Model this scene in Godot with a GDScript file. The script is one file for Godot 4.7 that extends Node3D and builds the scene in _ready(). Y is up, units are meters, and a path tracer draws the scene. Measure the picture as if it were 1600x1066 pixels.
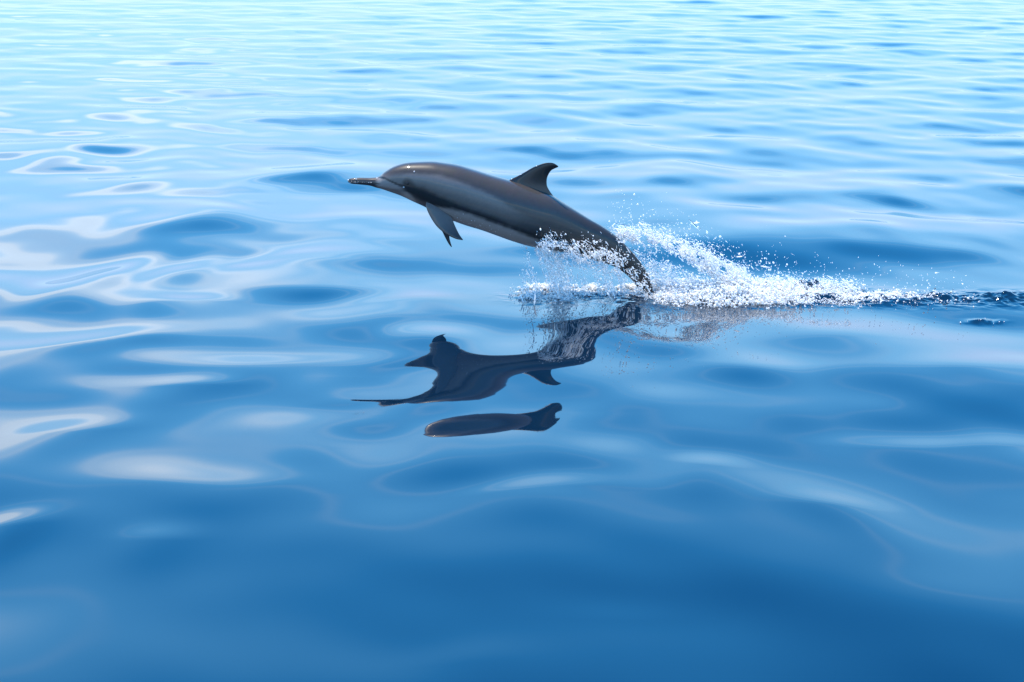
extends Node3D
# A dolphin leaping from a calm blue sea. Units are metres, the sea lies at y = 0, the dolphin leaps in the plane z = 0.

const SKY := [0, 0.95, 1.4, 1.9, 5, 0.93, 1.42, 2.1, 10, 0.83, 1.61, 2.45, 15, 0.58, 1.58, 2.68, 20, 0.33, 1.33, 2.62, 27, 0.105, 0.92, 2.26, 35, 0.035, 0.6, 1.75, 50, 0.04, 0.43, 1.25, 90, 0.05, 0.3, 0.85]                      # elevation, r, g, b of the clear air
const CIRRUS := [0.278, 1.425, 1.298, 0.835, 0.909, 3.842, 0.713, 0.95, 1.864, 0.25, 0.359, 4.637, 0.453, 0.464, 5.526, 0.319, 0.809, 1.859, 0.603, 1.033, 3.768, 0.313, 0.634, 1.593, 0.362, 0.445, 1.04, 0.871, 1.546, 1.183, 0.119, 0.526, 4.395, 0.724, 0.281, 3.628, 0.101, 0.946, 4.018, 0.888, 0.6, 5.04]                    # wave numbers and phases that break up the cirrus
const SWELL := [4.8344, -4.9515, 0.0015, 2.8448, 6.5479, -1.1174, 0.0007, 3.9134, 1.2147, -6.0704, 0.0007, 4.6493, -1.6746, -5.5751, 0.0018, 2.6305, 4.8599, -2.8363, 0.0012, 2.3098, -0.0608, -5.3417, 0.0018, 1.062, 3.606, -3.7554, 0.0019, 4.988, 4.7594, -0.9064, 0.0024, 5.2341, 2.8844, -3.471, 0.0016, 4.6132, 1.1762, -4.154, 0.0016, 5.4996, 2.8792, -2.9693, 0.0026, 4.0719, -1.0483, -3.9226, 0.0025, 4.3735, 0.3242, -3.7075, 0.0025, 1.2128, -0.739, -3.473, 0.003, 4.8232, 0.236, -3.4898, 0.0027, 2.0991, -0.4675, -3.2224, 0.0036, 2.7518, 0.26, -3.1845, 0.0021, 2.0035, -0.1955, -3.0224, 0.0033, 3.5707, 0.8101, -2.7392, 0.0041, 4.1387, 0.7274, -2.6433, 0.0025, 3.6163, 1.087, -2.2908, 0.0036, 1.9992, 2.3018, -0.7068, 0.0029, 1.3698, -1.8943, -1.3854, 0.0033, 5.3089, 2.0797, -0.8265, 0.0021, 1.8986, 0.0922, -2.151, 0.002, 2.7534, -1.3282, -1.5658, 0.005, 0.5744]                  # long swell: kx, kz, height, phase
const RIPPLE := [17.9332, -2.6549, 0.0005, 1.7931, 9.8466, -14.0928, 0.0005, 2.1291, 12.4227, -11.1275, 0.0006, 3.0404, 15.5138, 5.1958, 0.0004, 2.4158, -3.8299, -15.3296, 0.0003, 2.0658, -5.2255, -14.0226, 0.0006, 3.3238, -13.8648, 4.8843, 0.0005, 0.6087, 4.7599, -13.2155, 0.0003, 0.1469, 9.0112, -9.9473, 0.0003, 1.194, 2.6101, -12.7684, 0.0006, 6.0466, 2.9341, -12.4077, 0.0009, 4.7812, 10.1089, -6.2598, 0.0007, 3.276, 6.2624, -9.5935, 0.0008, 0.7687, 6.0942, -9.4937, 0.0008, 6.2743, 1.7152, -10.6167, 0.0006, 5.5811, 1.8505, -10.0452, 0.0007, 6.0296, 8.8396, -4.4375, 0.0005, 3.5487, 1.3774, -9.7133, 0.0006, 1.8739, -1.2793, -9.2852, 0.001, 1.1636, -2.2209, -8.7565, 0.0012, 4.9062, 1.0035, -8.4746, 0.0007, 0.9752, 3.0909, -7.6847, 0.0014, 3.7769, 4.963, -6.4463, 0.0013, 4.6372, 2.57, -7.4398, 0.0018, 3.5583, -0.4471, -7.3104, 0.0018, 4.9912, -6.6846, -2.8583, 0.0014, 5.8261, 4.7106, -5.0866, 0.0016, 0.5081, -3.908, -5.4408, 0.0009, 0.7321, 0.529, -6.3086, 0.0024, 0.715, 5.8532, -2.0472, 0.0024, 1.8091, 2.475, -5.3413, 0.0019, 3.4646, -2.5835, -5.0762, 0.0015, 2.7938, 4.0986, -3.833, 0.0022, 2.8243, -0.0378, -5.3122, 0.0019, 4.3269, -0.9804, -5.1151, 0.0024, 0.9352, 4.8153, -1.4479, 0.002, 0.7518, 3.3671, -3.2956, 0.002, 0.8838, 0.9657, 4.4996, 0.0023, 5.3069, -2.881, -3.4366, 0.0036, 2.3344, 0.969, -4.148, 0.0038, 3.8411]                  # shorter ripples farther out
const HUMPS := [-2.2511, -2.0277, 0.3838, 1.1051, 0.4604, 0.0743, 0.16, -1.2052, -0.7971, 0.4192, 0.5963, 0.2485, 0.0401, 0.16, -1.208, -0.1165, 0.2954, 0.4562, 0.1901, 0.0307, 0.16, -2.9578, -3.5567, 0.3297, 0.8187, 0.3411, 0.0496, 0.16, -2.9849, -2.2627, 0.3195, 0.5713, 0.2381, 0.0231, 0.16, -4.0044, -4.7358, 0.1693, 0.5332, 0.2222, 0.0251, 0.16, -3.7218, -5.4942, 0.2294, 0.5076, 0.2115, 0.0273, 0.16, -4.082, -7.6449, 0.2909, 0.5513, 0.2297, 0.0223, 0.16, -1.679, -3.9031, 0.3422, 0.4745, 0.1977, 0.0287, 0.16, 1.3362, -3.7541, 0.3128, 0.7807, 0.3253, 0.0473, -0.12, 0.8639, -3.0583, 0.1932, 0.36, 0.15, 0.0121, -0.12, 1.2741, -2.2577, 0.3957, 0.8163, 0.3401, 0.0439, -0.12, 2.2922, -2.5258, 0.3661, 0.6738, 0.2808, 0.0317, -0.12, 2.9158, -2.9053, 0.1479, 0.4653, 0.1939, 0.0188, -0.12, 3.2443, -2.2881, 0.1209, 0.3703, 0.1543, 0.0125, -0.12, 3.2047, -3.5071, 0.3539, 0.5098, 0.2124, 0.0206, -0.12, 2.1925, -1.2422, 0.8633, 0.9281, 0.3867, 0.0624, -0.12, -2.5583, -0.178, 0.1934, 1.0174, 0.4239, 0.0479, 0.16, -2.1556, 0.0421, 0.1271, 0.8227, 0.3428, 0.0277, 0.16, -0.564, 0.4984, 0.2452, 0.5203, 0.2168, 0.0175, 0.16, 1.574, 1.4488, 0.4106, 0.5617, 0.234, 0.0264, -0.12, 1.0454, 1.4256, 0.2204, 0.4945, 0.206, 0.0133, -0.12, 3.2238, -1.4025, 0.2213, 0.6649, 0.2771, 0.0224, -0.12, -1.8728, 0.8683, 0.3553, 0.3712, 0.1547, 0.01, 0.16, 2.2841, 1.5844, 0.3689, 0.1967, 0.4721, 0.0286, -0.12, 1.8947, 2.6114, 0.3689, 0.1067, 0.256, 0.0138, -0.12, 0.8215, 2.8351, 0.131, 0.1, 0.24, 0.0145, -0.12, -1.2872, 3.0742, 0.2192, 0.1229, 0.2949, 0.0109, 0.16, -1.6274, 1.7546, 0.1923, 0.1025, 0.2459, 0.0132, 0.16, -1.9858, 2.4163, 0.1905, 0.1488, 0.3571, 0.0132, 0.16, -1.9463, 3.4739, 0.12, 0.115, 0.276, 0.013, 0.16, 0.1586, 3.0801, 0.2528, 0.1, 0.24, 0.0097, 0.03, -0.8103, 1.9927, 0.2033, 0.2294, 0.5505, 0.0333, 0.16, -1.2563, 1.4117, 0.3594, 0.1346, 0.323, 0.0174, 0.16, 1.3064, 3.2884, 0.1225, 0.1, 0.24, 0.0113, -0.12, 1.9952, 1.0049, 0.4261, 0.2264, 0.5433, 0.0292, -0.12, -2.4583, 1.1547, 0.4454, 0.1555, 0.3732, 0.0201, 0.16, -1.8817, 0.2336, 0.2127, 0.1308, 0.3139, 0.0211, 0.16, -1.3403, 3.6086, 0.1271, 0.1, 0.24, 0.0081, 0.16, 0.3513, 4.2288, 0.1814, 0.1, 0.24, 0.004, 0.03, 1.2432, 1.5856, 0.1565, 0.2197, 0.5274, 0.0177, -0.12, -0.6774, 0.2481, 0.2618, 0.1453, 0.3488, 0.0141, 0.16, -0.1454, 4.5328, 0.1445, 0.1, 0.24, 0.0032, 0.03, -1.1333, -2.0608, 0.4106, 0.2975, 0.7141, 0.024, 0.16, -1.5563, -0.9069, 0.2926, 0.1271, 0.305, 0.0103, 0.16]                  # single low wavelets: x, z, half-widths across, behind and in front, height, slant
const TROUGHS := [53, 9, -70, -168, -267, -244, -18, 198, 33, -25, 427, 969, 1144, 337, 38, -67, -141, -174, -252, -260, -70, -86, -563, -111, 735, 551, 97, -536, -32, -108, 14, 203, 205, 207, 363, 195, -139, 592, 871, 27, -378, -15, -21, 6, 2, -419, -952, -952, -172, 299, -261, 158, 817, 481, 90, 480, 123, 174, -12, -40, 463, 301, 26, 340, -361, -722, 667, 1041, -46, -254, 270, 125, -326, 551, 2045, 833, -463, -530, 181, 789, 209, 15, 271, 275, 286, 212, -347, -5, 533, -385, 134, 920, 180, 540, 31, -72, 706, 225, 253, 406, 45, 391, 1029, 295, 361, 290, 15, 454, 27, 4, 621, 121, -23, 287, 259, 182, 548, 698, 251, 49, 849, 1087, 246, -513, -297, -6, -402, 177, -3, -119, 66, 295, 722, 1392, 666, -208, 579, 523, 245, 130, -259, 708, 184, 184, 1140, 525, -289, 317, 755, 1027, 595, -321, 182, 262, 28, 1189, -963, -1904, 581, 864, -109, 518, 375, 733, 631, -315, 155, 225, -296, 230, -658, 144, 1540, 742, -56, -143, 402, 117, 71, 301, 268, 109, -88, -793, -1225, -264, -12, -21, 300, 249, 189, 427, -15, 264, 82, -19, 73, -1, -321, 50, 202, 182, -242, -536, 255, 718, -400, -132, 133, -24, -505, -177, -176, -759, -415, 430, -7, -336, 509, 637, -398, 133, 462, -106, -391, -54, -119, -823, -39, 773, -35, -365, 309, -283, -647, 19, 188, -56, -188, 150, -287, -788, -208, -77, -273, -32, 655, 529, 391, 293, 15, 212, -436, -24, 29, -363, 32, 565, 419, -217, -420, -121, 340, 27, -291, 111]                  # hundredths of a millimetre: the choppy relief in front of the leap
const TX0 := -1.0500
const TZ0 := 0.2500
const TNX := 14
const TNZ := 19
const TSX := 0.15
const TSZ := 0.14
const CAM_H := 2.4
const CAM_Z := 9.0554
const STATIONS := [-0.956, 0.695, -0.955, 0.687, 1.1, -0.942, 0.708, -0.935, 0.678, 1.15, -0.892, 0.713, -0.894, 0.674, 1.2, -0.816, 0.713, -0.831, 0.667, 1.15, -0.772, 0.721, -0.79, 0.655, 1.1, -0.74, 0.748, -0.757, 0.647, 1.05, -0.689, 0.778, -0.713, 0.632, 0.98, -0.626, 0.798, -0.646, 0.608, 0.93, -0.563, 0.805, -0.579, 0.576, 0.9, -0.469, 0.808, -0.516, 0.547, 0.88, -0.407, 0.802, -0.461, 0.517, 0.88, -0.313, 0.787, -0.367, 0.471, 0.87, -0.219, 0.759, -0.274, 0.435, 0.86, -0.125, 0.729, -0.18, 0.406, 0.86, -0.034, 0.703, -0.09, 0.373, 0.85, 0.056, 0.678, 0, 0.34, 0.84, 0.149, 0.644, 0.09, 0.312, 0.82, 0.228, 0.612, 0.173, 0.294, 0.8, 0.299, 0.566, 0.256, 0.278, 0.77, 0.374, 0.519, 0.34, 0.265, 0.74, 0.45, 0.471, 0.423, 0.238, 0.7, 0.526, 0.427, 0.503, 0.215, 0.66, 0.594, 0.379, 0.567, 0.197, 0.62, 0.659, 0.321, 0.62, 0.174, 0.58, 0.717, 0.26, 0.667, 0.141, 0.55, 0.769, 0.194, 0.701, 0.11, 0.54, 0.805, 0.137, 0.729, 0.078, 0.56, 0.827, 0.078, 0.756, 0.039, 0.6, 0.848, 0.012, 0.791, -0.012, 0.7, 0.876, -0.059, 0.831, -0.071, 0.8]                  # back x, y, belly x, y, width over height
const FIN := [-0.0559, 0.6629, 0.3218, 0.534, 0.034, -0.0149, 0.6988, 0.2502, 0.5948, 0.026, 0.0298, 0.7214, 0.2099, 0.6516, 0.022, 0.0744, 0.7458, 0.2019, 0.6856, 0.019, 0.1189, 0.7721, 0.2065, 0.7195, 0.0165, 0.1559, 0.7879, 0.2249, 0.7522, 0.014, 0.1893, 0.7987, 0.2452, 0.7657, 0.0115, 0.2227, 0.8013, 0.2619, 0.7729, 0.009, 0.245, 0.7965, 0.2682, 0.7766, 0.0065, 0.2636, 0.7852, 0.2689, 0.7796, 0.003]                      # leading edge x, y, trailing edge x, y, half thickness
const NEAR_FLIPPER := [-0.4892, 0.6125, -0.3639, 0.5447, 0.07, 0.022, -0.4974, 0.5772, -0.3484, 0.5056, 0.1, 0.019, -0.488, 0.5389, -0.3407, 0.4805, 0.115, 0.016, -0.4584, 0.4856, -0.3293, 0.4554, 0.13, 0.0135, -0.4251, 0.445, -0.3162, 0.4299, 0.143, 0.011, -0.377, 0.4095, -0.302, 0.4061, 0.155, 0.009, -0.3289, 0.3871, -0.2912, 0.3928, 0.163, 0.0065, -0.2992, 0.3811, -0.2848, 0.3852, 0.168, 0.004, -0.2859, 0.3797, -0.2825, 0.3812, 0.17, 0.002]              # leading x, y, trailing x, y, z, half thickness
const FAR_FLIPPER := [-0.4888, 0.579, -0.3542, 0.5101, -0.06, 0.022, -0.4752, 0.5301, -0.3478, 0.4532, -0.075, 0.019, -0.4539, 0.4665, -0.3562, 0.4124, -0.085, 0.016, -0.4322, 0.4113, -0.3681, 0.3765, -0.09, 0.0135, -0.4121, 0.3676, -0.3724, 0.3521, -0.095, 0.011, -0.3956, 0.3319, -0.3709, 0.3281, -0.098, 0.009, -0.3808, 0.3023, -0.3655, 0.3042, -0.1, 0.0065, -0.3677, 0.2823, -0.3597, 0.2843, -0.102, 0.004, -0.3606, 0.2749, -0.3583, 0.2765, -0.102, 0.002]
const CAPE := [-0.774, 0.727, -0.707, 0.735, -0.652, 0.743, -0.576, 0.75, -0.502, 0.75, -0.409, 0.743, -0.314, 0.715, -0.188, 0.664, -0.093, 0.619, 0, 0.561, 0.082, 0.52, 0.199, 0.454, 0.319, 0.393, 0.452, 0.339, 0.757, 0.149]                    # lower edge of the dark cape
const MIDLINE := [-0.774, 0.697, -0.7, 0.689, -0.603, 0.683, -0.503, 0.67, -0.41, 0.625, -0.315, 0.587, -0.189, 0.536, -0.094, 0.504, 0, 0.458, 0.083, 0.433, 0.177, 0.401, 0.301, 0.354, 0.452, 0.304, 0.758, 0.121]                  # lower edge of the pale side
const LOWLINE := [-0.775, 0.686, -0.671, 0.667, -0.589, 0.638, -0.523, 0.597, -0.441, 0.562, -0.348, 0.553, -0.251, 0.53, -0.127, 0.481, 0, 0.433, 0.12, 0.381, 0.188, 0.354, 0.301, 0.327, 0.453, 0.273, 0.758, 0.118]                  # lower edge of the dark side stripe
const MOUTH := [-0.946, 0.692, -0.894, 0.692, -0.819, 0.689, -0.782, 0.686, -0.738, 0.681, -0.7, 0.674]
const CREASE := [-0.789, 0.722, -0.766, 0.722, -0.734, 0.72, -0.691, 0.702, -0.653, 0.686, -0.611, 0.677, -0.578, 0.667]                # from the foot of the melon to the eye
const EYE := [-0.6, 0.699]

var rng := RandomNumberGenerator.new()
var chop := FastNoiseLite.new()
var fine := FastNoiseLite.new()
var blotch := FastNoiseLite.new()


func _ready() -> void:
	rng.seed = 7
	# camera
	var cam := Camera3D.new()
	cam.name = "camera"
	cam.fov = 24.4310
	cam.position = Vector3(0, CAM_H, CAM_Z)
	cam.rotation_degrees.x = -16.4727
	cam.near = 0.05
	cam.far = 6000.0
	add_child(cam)
	cam.current = true
	# sky, sun, exposure
	var we := WorldEnvironment.new()
	we.name = "world_environment"
	var env := Environment.new()
	env.background_mode = Environment.BG_SKY
	env.tonemap_mode = Environment.TONE_MAPPER_LINEAR
	env.tonemap_exposure = 1.6
	env.background_energy_multiplier = 0.625
	env.sdfgi_enabled = true
	env.ssao_enabled = true
	env.ssil_enabled = true
	var sky := Sky.new()
	var pan := PanoramaSkyMaterial.new()
	pan.panorama = sky_picture()
	sky.sky_material = pan
	env.sky = sky
	we.environment = env
	add_child(we)
	var sun := DirectionalLight3D.new()
	sun.name = "sun"
	sun.light_energy = 1.6
	sun.light_color = Color(1.0, 0.955, 0.88)
	sun.light_angular_distance = 0.5
	sun.shadow_enabled = true
	add_child(sun)
	var to_sun := Vector3(-0.22, 0.93, -0.20).normalized()
	sun.look_at_from_position(to_sun * 50.0, Vector3.ZERO, Vector3.FORWARD)

	chop.seed = 3
	chop.noise_type = FastNoiseLite.TYPE_SIMPLEX_SMOOTH
	chop.frequency = 3.2
	chop.fractal_octaves = 2
	fine.seed = 8
	fine.noise_type = FastNoiseLite.TYPE_SIMPLEX_SMOOTH
	fine.frequency = 11.0
	fine.fractal_octaves = 2
	blotch.seed = 21
	blotch.noise_type = FastNoiseLite.TYPE_SIMPLEX_SMOOTH
	blotch.frequency = 7.0
	blotch.fractal_octaves = 3

	build_sea()
	build_dolphin()
	build_splash()


# ---------------------------------------------------------------- sky

func air(e: float) -> Vector3:
	var n := SKY.size() / 4
	for i in range(1, n):
		if e <= SKY[i * 4]:
			var t: float = (e - SKY[i * 4 - 4]) / (SKY[i * 4] - SKY[i * 4 - 4])
			return Vector3(lerpf(SKY[i * 4 - 3], SKY[i * 4 + 1], t), lerpf(SKY[i * 4 - 2], SKY[i * 4 + 2], t), lerpf(SKY[i * 4 - 1], SKY[i * 4 + 3], t))
	return Vector3(SKY[n * 4 - 3], SKY[n * 4 - 2], SKY[n * 4 - 1])


func sky_picture() -> ImageTexture:
	# clear air with a low bank of thin cloud that runs round the horizon, thickest to the left
	var w := 2048
	var h := 1024
	var data := PackedFloat32Array()
	data.resize(w * h * 3)
	var white := Vector3(1.95, 2.4, 2.9)
	for j in h:
		var e := 90.0 - (j + 0.5) / h * 180.0
		var base := air(maxf(e, 0.0))
		var cloudy := e > 6.0 and e < 32.0
		for i in w:
			var c := base
			if cloudy:
				# azimuth 0 is -z, to the right positive
				var az := wrapf((i + 0.5) / w * 360.0, -180.0, 180.0)
				var n := 0.0
				var q := az
				if absf(az) > 90.0:
					q = 180.0 - absf(az)
				for k in 14:
					n += sin(CIRRUS[k * 3] * q * 0.6 + CIRRUS[k * 3 + 1] * e + CIRRUS[k * 3 + 2])
				n /= 3.742
				var b1 := (e - 15.3 - 0.8 * sin(q * 0.2)) / 2.5
				var left := 1.0 / (1.0 + exp((az + 7.0) / 2.5)) if az < 60.0 else clampf((az - 100.0) / 60.0, 0.0, 1.0)
				var dens := exp(-b1 * b1) * (0.05 + 1.0 * left) * (1.0 + 0.9 * n)
				var b2 := (e - 19.2 - 0.5 * sin(q * 0.15 + 1.0)) / 0.5
				var b3 := (e - 22.5 - 0.4 * sin(q * 0.11)) / 0.4
				dens += (0.10 * exp(-b2 * b2) + 0.05 * exp(-b3 * b3)) * (1.0 + 0.8 * n)
				c = base.lerp(white, clampf(dens, 0.0, 0.95))
			var o := (j * w + i) * 3
			data[o] = c.x
			data[o + 1] = c.y
			data[o + 2] = c.z
	return ImageTexture.create_from_image(Image.create_from_data(w, h, false, Image.FORMAT_RGBF, data.to_byte_array()))


# ---------------------------------------------------------------- sea

func lookup(z: float, zs: Array, vs: Array) -> float:
	if z <= zs[0]:
		return vs[0]
	for i in range(1, zs.size()):
		if z <= zs[i]:
			return lerpf(vs[i - 1], vs[i], (z - zs[i - 1]) / (zs[i] - zs[i - 1]))
	return vs[zs.size() - 1]


func wake(x: float, z: float) -> float:
	# how churned the water is: the line of the leap, and one small patch on the right
	var zc := 0.07 + 0.025 * clampf(x, -0.2, 3.4)
	var wide := 0.16 if z < zc else 0.12
	var m := exp(-pow((z - zc) / wide, 2.0)) * (0.75 * smoothstep(-0.2, 0.4, x) + 0.42 * smoothstep(0.5, 2.6, x))
	m += 0.22 * exp(-pow((z - 0.26) / 0.10, 2.0)) * smoothstep(-0.1, 0.3, x) * smoothstep(1.9, 1.1, x)
	m += 0.35 * exp(-pow((z + 0.20) / 0.05, 2.0) - pow((x - 0.42) / 0.26, 2.0))
	m += 0.8 * exp(-pow((x - 2.65) / 0.085, 2.0) - pow((z - 0.56) / 0.035, 2.0))
	return m


func churn(x: float, z: float) -> float:
	return 0.018 + 0.030 * chop.get_noise_2d(x + 0.37, z * 1.3) + 0.013 * fine.get_noise_2d(x, z * 1.2)


func sea_height(x: float, z: float) -> float:
	var m := wake(x, z)
	# the lumpy rise where the plume falls back
	var q := exp(-pow((x - 1.66) / 0.36, 2.0) - pow((z + 0.11) / 0.11, 2.0))
	var y := m * churn(x, z) if m > 0.003 else 0.0
	if q > 0.003:
		y += q * (0.055 + 0.075 * chop.get_noise_2d(x * 1.4 + 9.0, z * 1.6) + 0.03 * fine.get_noise_2d(x + 5.0, z))
	return y


func build_sea() -> void:
	# rows run from behind the camera to the horizon, closer together where the water is seen near
	var rows := PackedFloat32Array()
	for z in [60.0, 30.0, 20.0, 14.0, 11.0, 9.0, 8.0, 7.2, 6.6, 6.0, 5.6, 5.3]:
		rows.append(z)
	var tilt := deg_to_rad(16.4727)
	var a := 1130.0
	while a > -188.0:
		var dep := tilt + atan((a - 533.0) / 2462.0)
		rows.append(CAM_Z - CAM_H / tan(dep))
		a -= 2.2 if a > 500.0 else 0.55 if a > 432.0 else 1.2 if a > 250.0 else 0.95 if a > -8.0 else 5.0
	rows.append(-1500.0)
	rows.append(-5000.0)
	var us := PackedFloat32Array()
	for u in [-60.0, -20.0, -9.0, -5.0, -3.0, -2.0, -1.6, -1.35, -1.2, -1.08]:
		us.append(u)
	var core := 640
	for i in core + 1:
		us.append(-1.0 + 2.0 * i / core)
	for u in [1.08, 1.2, 1.35, 1.6, 2.0, 3.0, 5.0, 9.0, 20.0, 60.0]:
		us.append(u)
	var nx := us.size()
	var nz := rows.size()
	var vert := PackedVector3Array()
	var norm := PackedVector3Array()
	vert.resize(nx * nz)
	norm.resize(nx * nz)
	var humps := HUMPS.size() / 7
	var hox := PackedFloat32Array()
	var hoz := PackedFloat32Array()
	for k in humps:
		var x0: float = HUMPS[k * 7]
		var z0: float = HUMPS[k * 7 + 1]
		hox.append(0.10 * sin(2.1 * z0 + 1.3) + 0.06 * sin(4.3 * z0 + 1.7 * x0))
		hoz.append(0.05 * sin(3.1 * x0 + 0.7) + 0.022 * sin(6.7 * x0 + 2.0 * z0))
	for j in nz:
		var z := rows[j]
		var gap := absf(rows[mini(j + 1, nz - 1)] - z)
		var ahead := maxf(CAM_Z - z, 0.0)
		var wide := 0.65 + 0.365 * ahead
		var near := lookup(z, [-30.0, -12.0, -5.0, 0.0, 2.5, 3.3, 5.0], [0.6, 0.65, 0.9, 0.9, 0.75, 0.718, 1.05])
		var far := lookup(z, [-30.0, -9.0, -5.5, -2.5, 0.0, 2.5, 5.0], [0.9, 0.95, 0.92, 0.66, 0.44, 0.27, 0.15])
		# the waves that this row can carry
		var kx := PackedFloat32Array()
		var kz := PackedFloat32Array()
		var am := PackedFloat32Array()
		var ph := PackedFloat32Array()
		var own := PackedFloat32Array()
		for set in 2:
			var list: Array = SWELL if set == 0 else RIPPLE
			var share := near if set == 0 else far
			if share < 0.01 or z > 12.0 and set == 1:
				continue
			for k in list.size() / 4:
				var lam: float = TAU / maxf(absf(list[k * 4 + 1]), 0.3)
				var keep := clampf(lam / (2.0 * gap) - 0.8, 0.0, 1.0)
				if keep <= 0.0:
					continue
				kx.append(list[k * 4])
				kz.append(list[k * 4 + 1])
				am.append(list[k * 4 + 2] * share * keep)
				ph.append(list[k * 4 + 3] + list[k * 4 + 1] * z)
				own.append(float(set))
		var waves := kx.size()
		var hk := PackedInt32Array()
		for k in humps:
			if absf(z - HUMPS[k * 7 + 1]) < 3.2 * maxf(HUMPS[k * 7 + 3], HUMPS[k * 7 + 4]) + 0.4:
				hk.append(k)
		var j0 := maxi(ceili((z - 0.5 - TZ0) / TSZ), 0)
		var j1 := mini(floori((z + 0.5 - TZ0) / TSZ), TNZ - 1)
		for i in nx:
			var x := us[i] * wide
			var side := 1.0 + 0.25 * clampf((x + 1.5) / 5.0, -1.0, 1.0)
			var y := 0.0
			var sx := 0.0
			var sz := 0.0
			for k in waves:
				var q := kx[k] * x + ph[k]
				var g := am[k] if own[k] < 0.5 else am[k] * side
				y += g * sin(q)
				g *= cos(q)
				sx += g * kx[k]
				sz += g * kz[k]
			if hk.size() > 0:
				# the humps' outlines wander a little
				var a1 := 2.1 * z + 1.3
				var a2 := 4.3 * z + 1.7 * x
				var b1 := 3.1 * x + 0.7
				var b2 := 6.7 * x + 2.0 * z
				var wx := x + 0.10 * sin(a1) + 0.06 * sin(a2)
				var wz := z + 0.05 * sin(b1) + 0.022 * sin(b2)
				var gu := 0.0
				var gv := 0.0
				for k in hk:
					var ux: float = wx - HUMPS[k * 7] - hox[k]
					var bx: float = HUMPS[k * 7 + 2]
					if absf(ux) < 3.2 * bx:
						var kk: float = HUMPS[k * 7 + 6]
						var uz: float = wz - HUMPS[k * 7 + 1] - hoz[k] + kk * ux
						var bz: float = HUMPS[k * 7 + 3] if uz < 0.0 else HUMPS[k * 7 + 4]
						var g: float = HUMPS[k * 7 + 5] * exp(-0.5 * (ux * ux / (bx * bx) + uz * uz / (bz * bz)))
						var gz := -g * uz / (bz * bz)
						y += g
						gu += -g * ux / (bx * bx) + kk * gz
						gv += gz
				sx += gu * (1.0 + 0.102 * cos(a2)) + gv * (0.155 * cos(b1) + 0.1474 * cos(b2))
				sz += gu * (0.21 * cos(a1) + 0.258 * cos(a2)) + gv * (1.0 + 0.044 * cos(b2))
			if j1 >= j0:
				var i0 := maxi(ceili((x - 0.6 - TX0) / TSX), 0)
				var i1 := mini(floori((x + 0.6 - TX0) / TSX), TNX - 1)
				for jj in range(j0, j1 + 1):
					var dz := (z - TZ0 - jj * TSZ) / 0.16
					for ii in range(i0, i1 + 1):
						var dx := (x - TX0 - ii * TSX) / 0.19
						var g: float = TROUGHS[jj * TNX + ii] * 1e-5 * exp(-0.5 * (dx * dx + dz * dz))
						y += g
						sx -= g * dx / 0.19
						sz -= g * dz / 0.16
			if absf(z) < 0.9 and x > -0.8 and x < 4.5:
				var c := sea_height(x, z)
				if c != 0.0:
					y += c
					sx += (sea_height(x + 0.004, z) - c) / 0.004
					sz += (sea_height(x, z + 0.004) - c) / 0.004
			vert[j * nx + i] = Vector3(x, y, z)
			norm[j * nx + i] = Vector3(-sx, 1.0, -sz).normalized()
	var index := PackedInt32Array()
	index.resize((nx - 1) * (nz - 1) * 6)
	var o := 0
	for j in nz - 1:
		for i in nx - 1:
			var p := j * nx + i
			index[o] = p
			index[o + 1] = p + nx
			index[o + 2] = p + 1
			index[o + 3] = p + 1
			index[o + 4] = p + nx
			index[o + 5] = p + nx + 1
			o += 6
	var arr := []
	arr.resize(Mesh.ARRAY_MAX)
	arr[Mesh.ARRAY_VERTEX] = vert
	arr[Mesh.ARRAY_NORMAL] = norm
	arr[Mesh.ARRAY_INDEX] = index
	var mesh := ArrayMesh.new()
	mesh.add_surface_from_arrays(Mesh.PRIMITIVE_TRIANGLES, arr)
	var m := StandardMaterial3D.new()
	m.albedo_color = Color(0.0013, 0.0105, 0.027).linear_to_srgb()
	m.roughness = 0.02
	m.metallic_specular = 0.66
	var sea := MeshInstance3D.new()
	sea.name = "water"
	sea.mesh = mesh
	sea.material_override = m
	sea.set_meta("kind", "structure")
	sea.set_meta("label", "calm deep blue sea with smooth rippled reflections reaching past the frame")
	add_child(sea)


# ---------------------------------------------------------------- dolphin

func on_line(list: Array, x: float) -> float:
	var n := list.size() / 2
	if x <= list[0]:
		return list[1]
	for i in range(1, n):
		if x <= list[i * 2]:
			return lerpf(list[i * 2 - 1], list[i * 2 + 1], (x - list[i * 2 - 2]) / (list[i * 2] - list[i * 2 - 2]))
	return list[n * 2 - 1]


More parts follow.
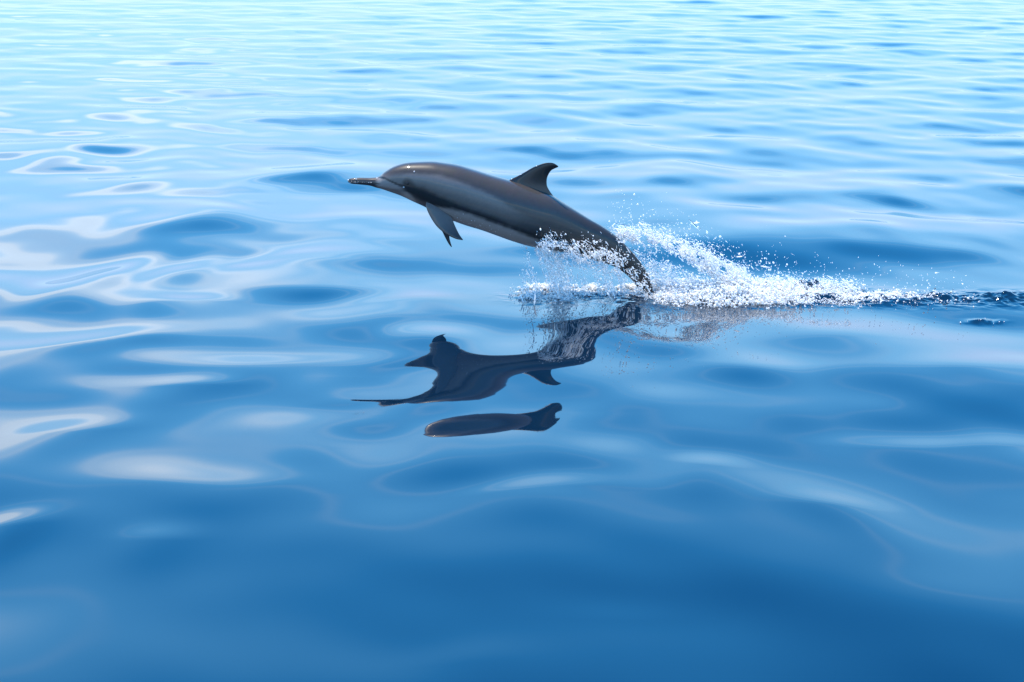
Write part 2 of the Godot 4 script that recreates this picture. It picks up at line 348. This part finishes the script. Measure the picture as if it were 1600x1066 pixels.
func skin(p: Vector3) -> Color:
	# linear colours of the hide: brown-grey cape, pale side, dark stripe, grey belly
	var cape := Color(0.050, 0.044, 0.043)
	var pale := Color(0.150, 0.130, 0.122)
	var stripe := Color(0.019, 0.018, 0.019)
	var belly := Color(0.24, 0.205, 0.19)
	var dark := Color(0.030, 0.025, 0.024)
	var yc := on_line(CAPE, p.x)
	var ym := on_line(MIDLINE, p.x)
	var yl := on_line(LOWLINE, p.x)
	var n := 0.006 * blotch.get_noise_3d(p.x * 2.5, p.y * 5.0, p.z * 5.0)
	var y := p.y + n
	var c := cape
	var back := smoothstep(-0.25, 0.25, p.x)
	# pale side fades towards the tail
	var side := pale.lerp(cape, smoothstep(-0.15, 0.20, p.x))
	side = side.lerp(stripe, 0.55 * smoothstep(yc, ym, y))
	c = c.lerp(side, smoothstep(yc + 0.016, yc - 0.010, y))
	c = c.lerp(stripe, smoothstep(ym + 0.020, ym - 0.016, y))
	c = c.lerp(belly.lerp(dark, 0.75 * smoothstep(0.0, 0.35, p.x)), smoothstep(yl + 0.012, yl - 0.014, y))
	c = c.lerp(dark, smoothstep(0.15, 0.50, p.x) * 0.8)
	# the face
	if p.x < -0.60:
		var head := smoothstep(-0.60, -0.66, p.x)
		var melon := cape.lerp(pale, 0.75 * smoothstep(yc + 0.02, yc - 0.012, p.y))
		var chin := Color(0.22, 0.19, 0.18)
		var my := on_line(MOUTH, p.x)
		var cy := on_line(CREASE, p.x)
		var f := melon.lerp(chin, smoothstep(cy + 0.003, cy - 0.005, p.y))
		var beak := smoothstep(-0.770, -0.802, p.x)
		var upper := Color(0.040, 0.032, 0.030)
		var lower := Color(0.022, 0.022, 0.026)
		f = f.lerp(upper if p.y > my else lower, beak * 0.95)
		f = f.lerp(lower, smoothstep(my - 0.004, my - 0.022, p.y) * 0.5)
		# dark line of the lips, and the crease from the foot of the melon to the eye
		f = f.lerp(stripe, (1.0 - smoothstep(0.0015, 0.005, absf(p.y - my))) * 0.8 * smoothstep(-0.755, -0.775, p.x))
		f = f.lerp(stripe, (1.0 - smoothstep(0.003, 0.009, absf(p.y - cy))) * 0.95 * smoothstep(-0.815, -0.80, p.x))
		var mask := Vector2(p.x - EYE[0], (p.y - EYE[1]) * 1.25).length()
		f = f.lerp(stripe, (1.0 - smoothstep(0.012, 0.034, mask)) * 1.0)
		c = c.lerp(f, head)
		# band from the eye to the flipper
	var a := Vector2(EYE[0], EYE[1])
	var b := Vector2(-0.50, 0.555)
	var t := clampf((Vector2(p.x, p.y) - a).dot(b - a) / (b - a).length_squared(), 0.0, 1.0)
	var off := (Vector2(p.x, p.y) - a.lerp(b, t)).length()
	c = c.lerp(stripe, (1.0 - smoothstep(0.014, 0.042, off)) * 0.8)
	var grain := 1.0 + 0.10 * blotch.get_noise_3d(p.x * 6.0, p.y * 14.0, p.z * 14.0)
	return Color(c.r * grain, c.g * grain, c.b * grain)


func spline(list: Array, width: int, t: float) -> PackedFloat32Array:
	var n := list.size() / width
	var i := clampi(floori(t), 0, n - 2)
	var f := t - i
	var out := PackedFloat32Array()
	for c in width:
		var p1: float = list[i * width + c]
		var p2: float = list[(i + 1) * width + c]
		var p0: float = list[(i - 1) * width + c] if i > 0 else 2.0 * p1 - p2
		var p3: float = list[(i + 2) * width + c] if i + 2 < n else 2.0 * p2 - p1
		out.append(0.5 * (2.0 * p1 + (p2 - p0) * f + (2.0 * p0 - 5.0 * p1 + 4.0 * p2 - p3) * f * f + (3.0 * p1 - p0 - 3.0 * p2 + p3) * f * f * f))
	return out


func loft(st: SurfaceTool, rings: Array, tint: Callable) -> void:
	# rings of equal length, closed round and capped at both ends, wound so that faces look outwards
	var n: int = rings[0].size()
	var base := 0
	var first := st_count
	for r in rings:
		for p in r:
			st.set_color(tint.call(p))
			st.add_vertex(p)
	st_count += rings.size() * n
	var mid := Vector3.ZERO
	for r in rings.size() - 1:
		for k in n:
			var a := first + r * n + k
			var b := first + r * n + (k + 1) % n
			for q in [a, b, a + n, b, b + n, a + n]:
				st.add_index(q)
	for e in [0, rings.size() - 1]:
		mid = Vector3.ZERO
		for p in rings[e]:
			mid += p / n
		st.set_color(tint.call(mid))
		st.add_vertex(mid)
		for k in n:
			var a := first + int(e) * n + k
			var b := first + int(e) * n + (k + 1) % n
			for q in ([a, st_count, b] if e == 0 else [b, st_count, a]):
				st.add_index(q)
		st_count += 1

var st_count := 0


func blade(list: Array, width: int, steps: int, flare: float) -> Array:
	# rings of a fin: from each leading point to each trailing point, rounded in front, sharp behind
	var rings := []
	var n := list.size() / width
	for s in steps + 1:
		var t := (n - 1.0) * s / steps
		var v := spline(list, width, t)
		var z := v[4] if width == 6 else 0.0
		var lead := Vector3(v[0], v[1], z)
		var trail := Vector3(v[2], v[3], z)
		var thick := maxf(v[width - 1], 0.001) * (1.0 + flare * exp(-t * 1.3))
		var ring := PackedVector3Array()
		var across := Vector3(0, 0, 1)
		if width == 6:
			var nx := spline(list, width, minf(t + 0.3, n - 1.0))
			var span := Vector3(nx[0] + nx[2], nx[1] + nx[3], 2.0 * nx[4]) - (lead + trail)
			across = span.cross(trail - lead).normalized()
			if across.z < 0.0:
				across = -across
			if span.length() < 1e-4:
				across = Vector3(0, 0, 1)
		var m := 28
		for k in m:
			var ang := TAU * k / m
			var u := 0.5 - 0.5 * cos(ang)
			# aerofoil: thickest a third of the way back
			var half := 2.6 * thick * (sqrt(maxf(u, 0.0)) * 0.62 - 0.26 * u - 0.36 * u * u) + 0.0
			half = maxf(half, 0.0)
			ring.append(lead.lerp(trail, u) + across * half * (1.0 if sin(ang) > 0.0 else -1.0))
		rings.append(ring)
	return rings


func build_dolphin() -> void:
	var root := Node3D.new()
	root.name = "dolphin"
	root.position = Vector3(0.84, 0.0, 0.0)
	root.set_meta("label", "slender grey dolphin with a long beak leaping out of the water")
	root.set_meta("category", "dolphin")
	add_child(root)
	var st := SurfaceTool.new()
	st.begin(Mesh.PRIMITIVE_TRIANGLES)
	st_count = 0
	var rings := []
	var n := STATIONS.size() / 5
	var steps := 300
	var m := 72
	for s in steps + 1:
		var t := (n - 1.0) * s / steps
		var v := spline(STATIONS, 5, t)
		var up := Vector3(v[0], v[1], 0)
		var low := Vector3(v[2], v[3], 0)
		var mid := (up + low) * 0.5
		var hh := (up - low) * 0.5
		var hw := hh.length() * v[4]
		if t < 1.0:
			hw *= sqrt(maxf(t, 0.02))
		var ring := PackedVector3Array()
		for k in m:
			var ang := TAU * k / m
			var cy := cos(ang)
			var sz := sin(ang)
			# a little fuller than an ellipse
			var full := pow(absf(cy), 2.25) + pow(absf(sz), 2.25)
			var r := pow(full, -1.0 / 2.25)
			ring.append(mid + hh * (cy * r) + Vector3(0, 0, hw * sz * r))
		rings.append(ring)
	var off := -root.position
	var flip := func(list: Array) -> Array:
		var out := []
		for r in list:
			var q := PackedVector3Array()
			for p in r:
				q.append(p)
			out.append(q)
		return out
	loft(st, rings, skin)
	var fin_tint := func(p: Vector3) -> Color:
		var g := 1.0 + 0.1 * blotch.get_noise_3d(p.x * 6.0, p.y * 6.0, p.z * 6.0)
		var c := Color(0.047, 0.041, 0.040).lerp(Color(0.016, 0.014, 0.015), smoothstep(0.63, 0.72, p.y))
		return Color(c.r * g, c.g * g, c.b * g)
	loft(st, blade(FIN, 5, 40, 0.9), fin_tint)
	var flipper_tint := func(p: Vector3) -> Color:
		var g := 1.0 + 0.1 * blotch.get_noise_3d(p.x * 6.0, p.y * 6.0, p.z * 6.0)
		var c := Color(0.120, 0.090, 0.078).lerp(Color(0.045, 0.036, 0.033), smoothstep(0.50, 0.38, p.y))
		return Color(c.r * g, c.g * g, c.b * g)
	loft(st, blade(NEAR_FLIPPER, 6, 36, 0.5), flipper_tint)
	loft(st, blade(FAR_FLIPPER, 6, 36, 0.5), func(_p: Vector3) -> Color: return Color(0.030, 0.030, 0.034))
	# flukes, under the surface
	for sgn in [-1.0, 1.0]:
		var fluke := []
		for s in 17:
			var t := s / 16.0
			var lead := Vector3(0.80 + 0.17 * t * t + 0.05 * t, -0.02 - 0.09 * t * t - 0.04 * t, sgn * 0.26 * t)
			var chord := lerpf(0.16, 0.012, pow(t, 1.2))
			var ring := PackedVector3Array()
			for k in 20:
				var ang := TAU * k / 20
				var u := 0.5 - 0.5 * cos(ang)
				ring.append(lead + Vector3(0.62, -0.78, 0) * chord * u + Vector3(0.78, 0.62, 0) * (0.016 * (1.0 - t) + 0.002) * sin(ang))
			fluke.append(ring)
		loft(st, fluke, func(_p: Vector3) -> Color: return Color(0.03, 0.03, 0.034))
	st.generate_normals()
	var body_mesh := st.commit()
	var hide := StandardMaterial3D.new()
	hide.vertex_color_use_as_albedo = true
	hide.roughness = 0.38
	hide.metallic_specular = 0.22
	hide.clearcoat_enabled = true
	hide.clearcoat = 0.55
	hide.clearcoat_roughness = 0.02
	var wet := FastNoiseLite.new()
	wet.seed = 5
	wet.frequency = 0.02
	wet.fractal_octaves = 4
	var nt := NoiseTexture2D.new()
	nt.width = 512
	nt.height = 512
	nt.seamless = true
	nt.as_normal_map = true
	nt.bump_strength = 1.2
	nt.noise = wet
	hide.normal_enabled = true
	hide.normal_texture = nt
	hide.normal_scale = 0.22
	hide.uv1_triplanar = true
	hide.uv1_scale = Vector3(3.4, 3.4, 3.4)
	var body := MeshInstance3D.new()
	body.name = "body"
	body.mesh = body_mesh
	body.material_override = hide
	body.position = off
	root.add_child(body, true)
	# eyes, set on the widest line of the head
	var wet_eye := StandardMaterial3D.new()
	wet_eye.albedo_color = Color(0.012, 0.010, 0.010).linear_to_srgb()
	wet_eye.roughness = 0.04
	var ball := SphereMesh.new()
	ball.radius = 0.011
	ball.height = 0.017
	ball.radial_segments = 24
	ball.rings = 12
	for sgn in [1.0, -1.0]:
		var eye := MeshInstance3D.new()
		eye.name = "eye" if sgn > 0.0 else "eye_001"
		eye.mesh = ball
		eye.material_override = wet_eye
		eye.position = off + Vector3(EYE[0], EYE[1], sgn * (flank(EYE[0], EYE[1]) - 0.003))
		root.add_child(eye, true)


func flank(x: float, y: float) -> float:
	# half width of the body beside the point x, y
	var n := STATIONS.size() / 5
	var best := 1e9
	var z := 0.05
	for s in 301:
		var v := spline(STATIONS, 5, (n - 1.0) * s / 300)
		var up := Vector2(v[0], v[1])
		var low := Vector2(v[2], v[3])
		var axis := (up - low).normalized()
		var d := Vector2(x, y) - (up + low) * 0.5
		var along := absf(d.dot(Vector2(axis.y, -axis.x)))
		if along < best:
			best = along
			var hh := (up - low).length() * 0.5
			var q := clampf(absf(d.dot(axis)) / hh, 0.0, 1.0)
			z = hh * v[4] * pow(maxf(1.0 - pow(q, 2.25), 0.0), 1.0 / 2.25)
	return z


# ---------------------------------------------------------------- splash

func crest(x: float) -> float:
	return lookup(x, [0.55, 0.60, 0.68, 0.75, 0.94, 1.13, 1.36, 1.515, 1.745, 2.013, 2.3, 2.7], [0.30, 0.37, 0.41, 0.42, 0.36, 0.27, 0.185, 0.145, 0.10, 0.07, 0.05, 0.03])


func ridge(x: float) -> float:
	return lookup(x, [0.56, 0.66, 0.80, 0.945, 1.07, 1.19, 1.35, 1.63, 2.0], [0.34, 0.37, 0.355, 0.315, 0.265, 0.21, 0.115, 0.05, 0.02])


func droplet_mesh(seed_n: int, lumps: float) -> ArrayMesh:
	# a bead of water, stretched and lumpy
	var ball := SphereMesh.new()
	ball.radius = 1.0
	ball.height = 2.0
	ball.radial_segments = 8
	ball.rings = 4
	var noise := FastNoiseLite.new()
	noise.seed = seed_n
	noise.frequency = 0.9
	var arr := ball.get_mesh_arrays()
	var v: PackedVector3Array = arr[Mesh.ARRAY_VERTEX]
	for i in v.size():
		v[i] *= 1.0 + lumps * noise.get_noise_3dv(v[i])
	arr[Mesh.ARRAY_VERTEX] = v
	var st := SurfaceTool.new()
	var mesh := ArrayMesh.new()
	mesh.add_surface_from_arrays(Mesh.PRIMITIVE_TRIANGLES, arr)
	st.create_from(mesh, 0)
	st.generate_normals()
	return st.commit()


func scatter(called: String, label: String, category: String, mesh: Mesh, m: Material, list: Array) -> void:
	var mm := MultiMesh.new()
	mm.transform_format = MultiMesh.TRANSFORM_3D
	mm.mesh = mesh
	mm.instance_count = list.size()
	for i in list.size():
		mm.set_instance_transform(i, list[i])
	var o := MultiMeshInstance3D.new()
	o.name = called
	o.multimesh = mm
	o.material_override = m
	o.set_meta("kind", "stuff")
	o.set_meta("label", label)
	o.set_meta("category", category)
	add_child(o, true)


func bead(p: Vector3, r: float, stretch := 1.0, dir := Vector3.UP) -> Transform3D:
	var y := (dir + Vector3(rng.randfn(), rng.randfn(), rng.randfn()) * 0.35).normalized()
	var x := y.cross(Vector3(rng.randf() - 0.5, rng.randf() - 0.5, rng.randf() - 0.5)).normalized()
	var z := x.cross(y)
	return Transform3D(Basis(x * r, y * r * stretch, z * r), p)


func thread() -> float:
	# most beads are round, some are drawn out into threads
	return rng.randf_range(3.0, 9.0) if rng.randf() < 0.12 else rng.randf_range(1.0, 2.2)


func size(mean: float, top: float) -> float:
	return minf(mean * exp(rng.randfn() * 0.5), top)


func build_splash() -> void:
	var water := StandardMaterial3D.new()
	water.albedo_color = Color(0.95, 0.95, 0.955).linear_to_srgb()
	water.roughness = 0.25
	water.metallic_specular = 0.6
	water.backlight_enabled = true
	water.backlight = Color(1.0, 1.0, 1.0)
	var froth := StandardMaterial3D.new()
	froth.albedo_color = Color(0.96, 0.96, 0.965).linear_to_srgb()
	froth.roughness = 0.6
	froth.backlight_enabled = true
	froth.backlight = Color(1.0, 1.0, 1.0)
	var clump := FastNoiseLite.new()
	clump.seed = 13
	clump.frequency = 5.5
	clump.fractal_octaves = 3
	var drop := droplet_mesh(4, 0.35)
	var lump := droplet_mesh(9, 0.9)

	var clear := StandardMaterial3D.new()
	clear.albedo_color = Color(1, 1, 1, 0.0)
	clear.transparency = BaseMaterial3D.TRANSPARENCY_ALPHA
	clear.roughness = 0.0
	clear.refraction_enabled = true
	clear.refraction_scale = 0.033
	var glassy := []
	# plume behind the tail: a bright ridge that falls away to the right, mist under it, beads above
	var plume := []
	var tries := 0
	while plume.size() < 30000 and tries < 1500000:
		tries += 1
		var x := rng.randf_range(0.56, 2.15)
		var h := 0.52 * pow(rng.randf(), 1.5)
		var top := ridge(x)
		var over := h - top
		if x < 0.74 and h < 0.345 - (x - 0.60) * 1.3:
			continue
		var flow := clump.get_noise_3d(x * 0.95 - h * 0.45, (h + x * 0.55) * 2.2, 0.0) + 0.5 * clump.get_noise_2d(x * 3.0, h * 3.0)
		var ridge_share := 1.5 * exp(-pow((over + 0.022) / (0.030 + 0.012 * x), 2.0)) * smoothstep(1.75, 1.25, x)
		var foot := 1.7 * exp(-pow(h / 0.050, 2.0)) * smoothstep(0.70, 0.85, x) * smoothstep(2.15, 1.75, x)
		var mist := 0.34 * smoothstep(0.02, -0.02, over) * smoothstep(1.8, 1.2, x)
		var above := 0.42 * exp(-maxf(over, 0.0) / 0.050) * smoothstep(-0.02, 0.01, over) * smoothstep(2.1, 1.0, x)
		var dens := (ridge_share + mist + above) * clampf(0.62 + 2.1 * flow, 0.0, 1.9) + foot * clampf(0.9 + 1.0 * flow, 0.2, 1.6)
		if rng.randf() * 2.4 > dens:
			continue
		var z := rng.randfn() * (0.055 + 0.05 * exp(-h / 0.06)) - 0.04
		if x < 0.88 and z > -0.03 and rng.randf() < 0.85:
			continue
		var to: Array = glassy if rng.randf() < 0.22 else plume
		to.append(bead(Vector3(x, h + 0.010, z), size(0.0014 if over > 0.0 else 0.0018, 0.0065), thread(), Vector3(-0.8, 0.5, 0)))
	# stray beads high and to the right
	for i in 420:
		var x := 0.6 + 2.1 * pow(rng.randf(), 1.4)
		plume.append(bead(Vector3(x, crest(x) * rng.randf_range(0.7, 1.35) + absf(rng.randfn()) * 0.05, rng.randfn() * 0.18 - 0.05), size(0.0019, 0.0055), rng.randf_range(1.0, 1.6)))
	scatter("splash_plume", "white spray thrown up in a plume behind the dolphin's tail", "spray", drop, water, plume)

	# beads that run off the tail stock and hang under it
	var curtain := []
	tries = 0
	while curtain.size() < 4200 and tries < 200000:
		tries += 1
		var x := rng.randf_range(0.04, 0.80)
		var roof := lookup(x, [0.04, 0.18, 0.32, 0.43, 0.55, 0.62, 0.68, 0.80], [0.33, 0.30, 0.27, 0.23, 0.20, 0.17, 0.12, 0.02])
		var h := rng.randf() * roof * 1.02
		var z := rng.randfn() * 0.09 + 0.03
		var streak := clump.get_noise_2d(x * 2.2 + h * 0.7, 4.0)
		var dens := clampf(0.40 + 1.7 * streak, 0.0, 1.5) * smoothstep(0.03, 0.14, x) * (0.30 + 0.70 * exp(-pow((x - 0.24) / 0.13, 2.0)) + 0.5 * exp(-h / 0.05))
		if rng.randf() > dens:
			continue
		var to: Array = glassy if rng.randf() < 0.30 else curtain
		to.append(bead(Vector3(x, h + 0.01, z), size(0.0014, 0.0048), thread(), Vector3(-0.25, 1, 0)))
	# beads flung across the tail stock, in front of the hide
	tries = 0
	var across := 0
	while across < 2900 and tries < 100000:
		tries += 1
		var s := rng.randf()
		var x := lerpf(0.14, 0.82, s)
		if rng.randf() < 0.5 * smoothstep(0.55, 0.70, x):
			continue
		var mid := lookup(x, [0.14, 0.24, 0.34, 0.43, 0.53, 0.60, 0.68, 0.75, 0.82], [0.345, 0.325, 0.305, 0.285, 0.255, 0.225, 0.18, 0.12, 0.05])
		var h := mid + rng.randfn() * lerpf(0.035, 0.060, s)
		if rng.randf() > clampf(0.55 + 1.6 * clump.get_noise_2d(x * 1.6, h * 2.2), 0.05, 1.3):
			continue
		across += 1
		var z := lerpf(0.125, 0.06, s) + rng.randf() * 0.07
		curtain.append(bead(Vector3(x, h, z), size(0.0016, 0.0060), thread(), Vector3(-0.6, 0.7, 0)))
	# white beads standing in for sun glints on head, beak and fin edge
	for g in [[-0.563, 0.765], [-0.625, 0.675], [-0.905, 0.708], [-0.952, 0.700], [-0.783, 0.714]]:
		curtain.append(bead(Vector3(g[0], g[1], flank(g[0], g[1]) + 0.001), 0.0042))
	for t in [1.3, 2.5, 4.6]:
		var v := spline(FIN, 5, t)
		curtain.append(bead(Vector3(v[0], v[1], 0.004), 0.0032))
	# beads that paint a row of glints along the lips, drops on the flank
	for i in 26:
		var x := lerpf(-0.955, -0.815, (i + rng.randf() * 0.7) / 26.0)
		var y := on_line(MOUTH, x) + rng.randfn() * 0.0016
		curtain.append(bead(Vector3(x, y, flank(x, y)), rng.randf_range(0.0010, 0.0024)))
	for i in 46:
		var x := -0.18 + rng.randfn() * 0.09
		var y := lookup(x, [-0.45, -0.3, -0.1, 0.1], [0.52, 0.475, 0.41, 0.35]) + rng.randfn() * 0.02
		curtain.append(bead(Vector3(x, y, flank(x, y)), rng.randf_range(0.0007, 0.0019)))
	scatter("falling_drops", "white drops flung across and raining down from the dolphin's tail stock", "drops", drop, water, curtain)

	scatter("clear_drops", "clear glassy drops scattered through the spray behind and under the dolphin's tail", "drops", drop, clear, glassy)

	# froth heaped on the surface along the line of the leap
	var heap := []
	tries = 0
	while heap.size() < 30000 and tries < 900000:
		tries += 1
		var x := rng.randf_range(-0.02, 2.75)
		var zc := 0.05 + 0.03 * x
		var z := zc + rng.randfn() * 0.075
		if x < 0.75 and rng.randf() < 0.3:
			z = -0.20 + rng.randfn() * 0.025
		var body := smoothstep(0.78, 1.02, x) * smoothstep(1.95, 1.3, x)
		var tail_patch := exp(-pow((x - 2.3) / 0.20, 2.0)) * 0.40 + exp(-pow((x - 2.02) / 0.1, 2.0)) * 0.3
		var front := smoothstep(0.0, 0.2, x) * smoothstep(1.0, 0.7, x) * 0.5 * (1.0 + 0.9 * sin(x * 21.0 + z * 9.0))
		var dens := (body + tail_patch + front + 0.03) * clampf(0.6 + 2.6 * clump.get_noise_2d(x * 1.5, z * 3.0), 0.0, 1.6)
		if rng.randf() > dens:
			continue
		var r := size(0.0021 + 0.0009 * body, 0.0085)
		heap.append(bead(Vector3(x, sea_height(x, z) + absf(rng.randfn()) * (0.008 + 0.020 * body), z), r, rng.randf_range(0.6, 1.1)))
	# white foam flecks, also painted sparkle, on the right wake and small patch
	for i in 1500:
		var x := rng.randf_range(1.9, 3.6)
		var z := 0.07 + 0.025 * x + rng.randfn() * 0.09
		if i > 1488:
			x = 2.65 + rng.randfn() * 0.06
			z = 0.56 + rng.randfn() * 0.025
		heap.append(bead(Vector3(x, sea_height(x, z) + 0.002, z), size(0.0018, 0.005), rng.randf_range(0.6, 1.4)))
	scatter("surface_foam", "line of white foam churned up on the water behind the dolphin", "foam", lump, froth, heap)
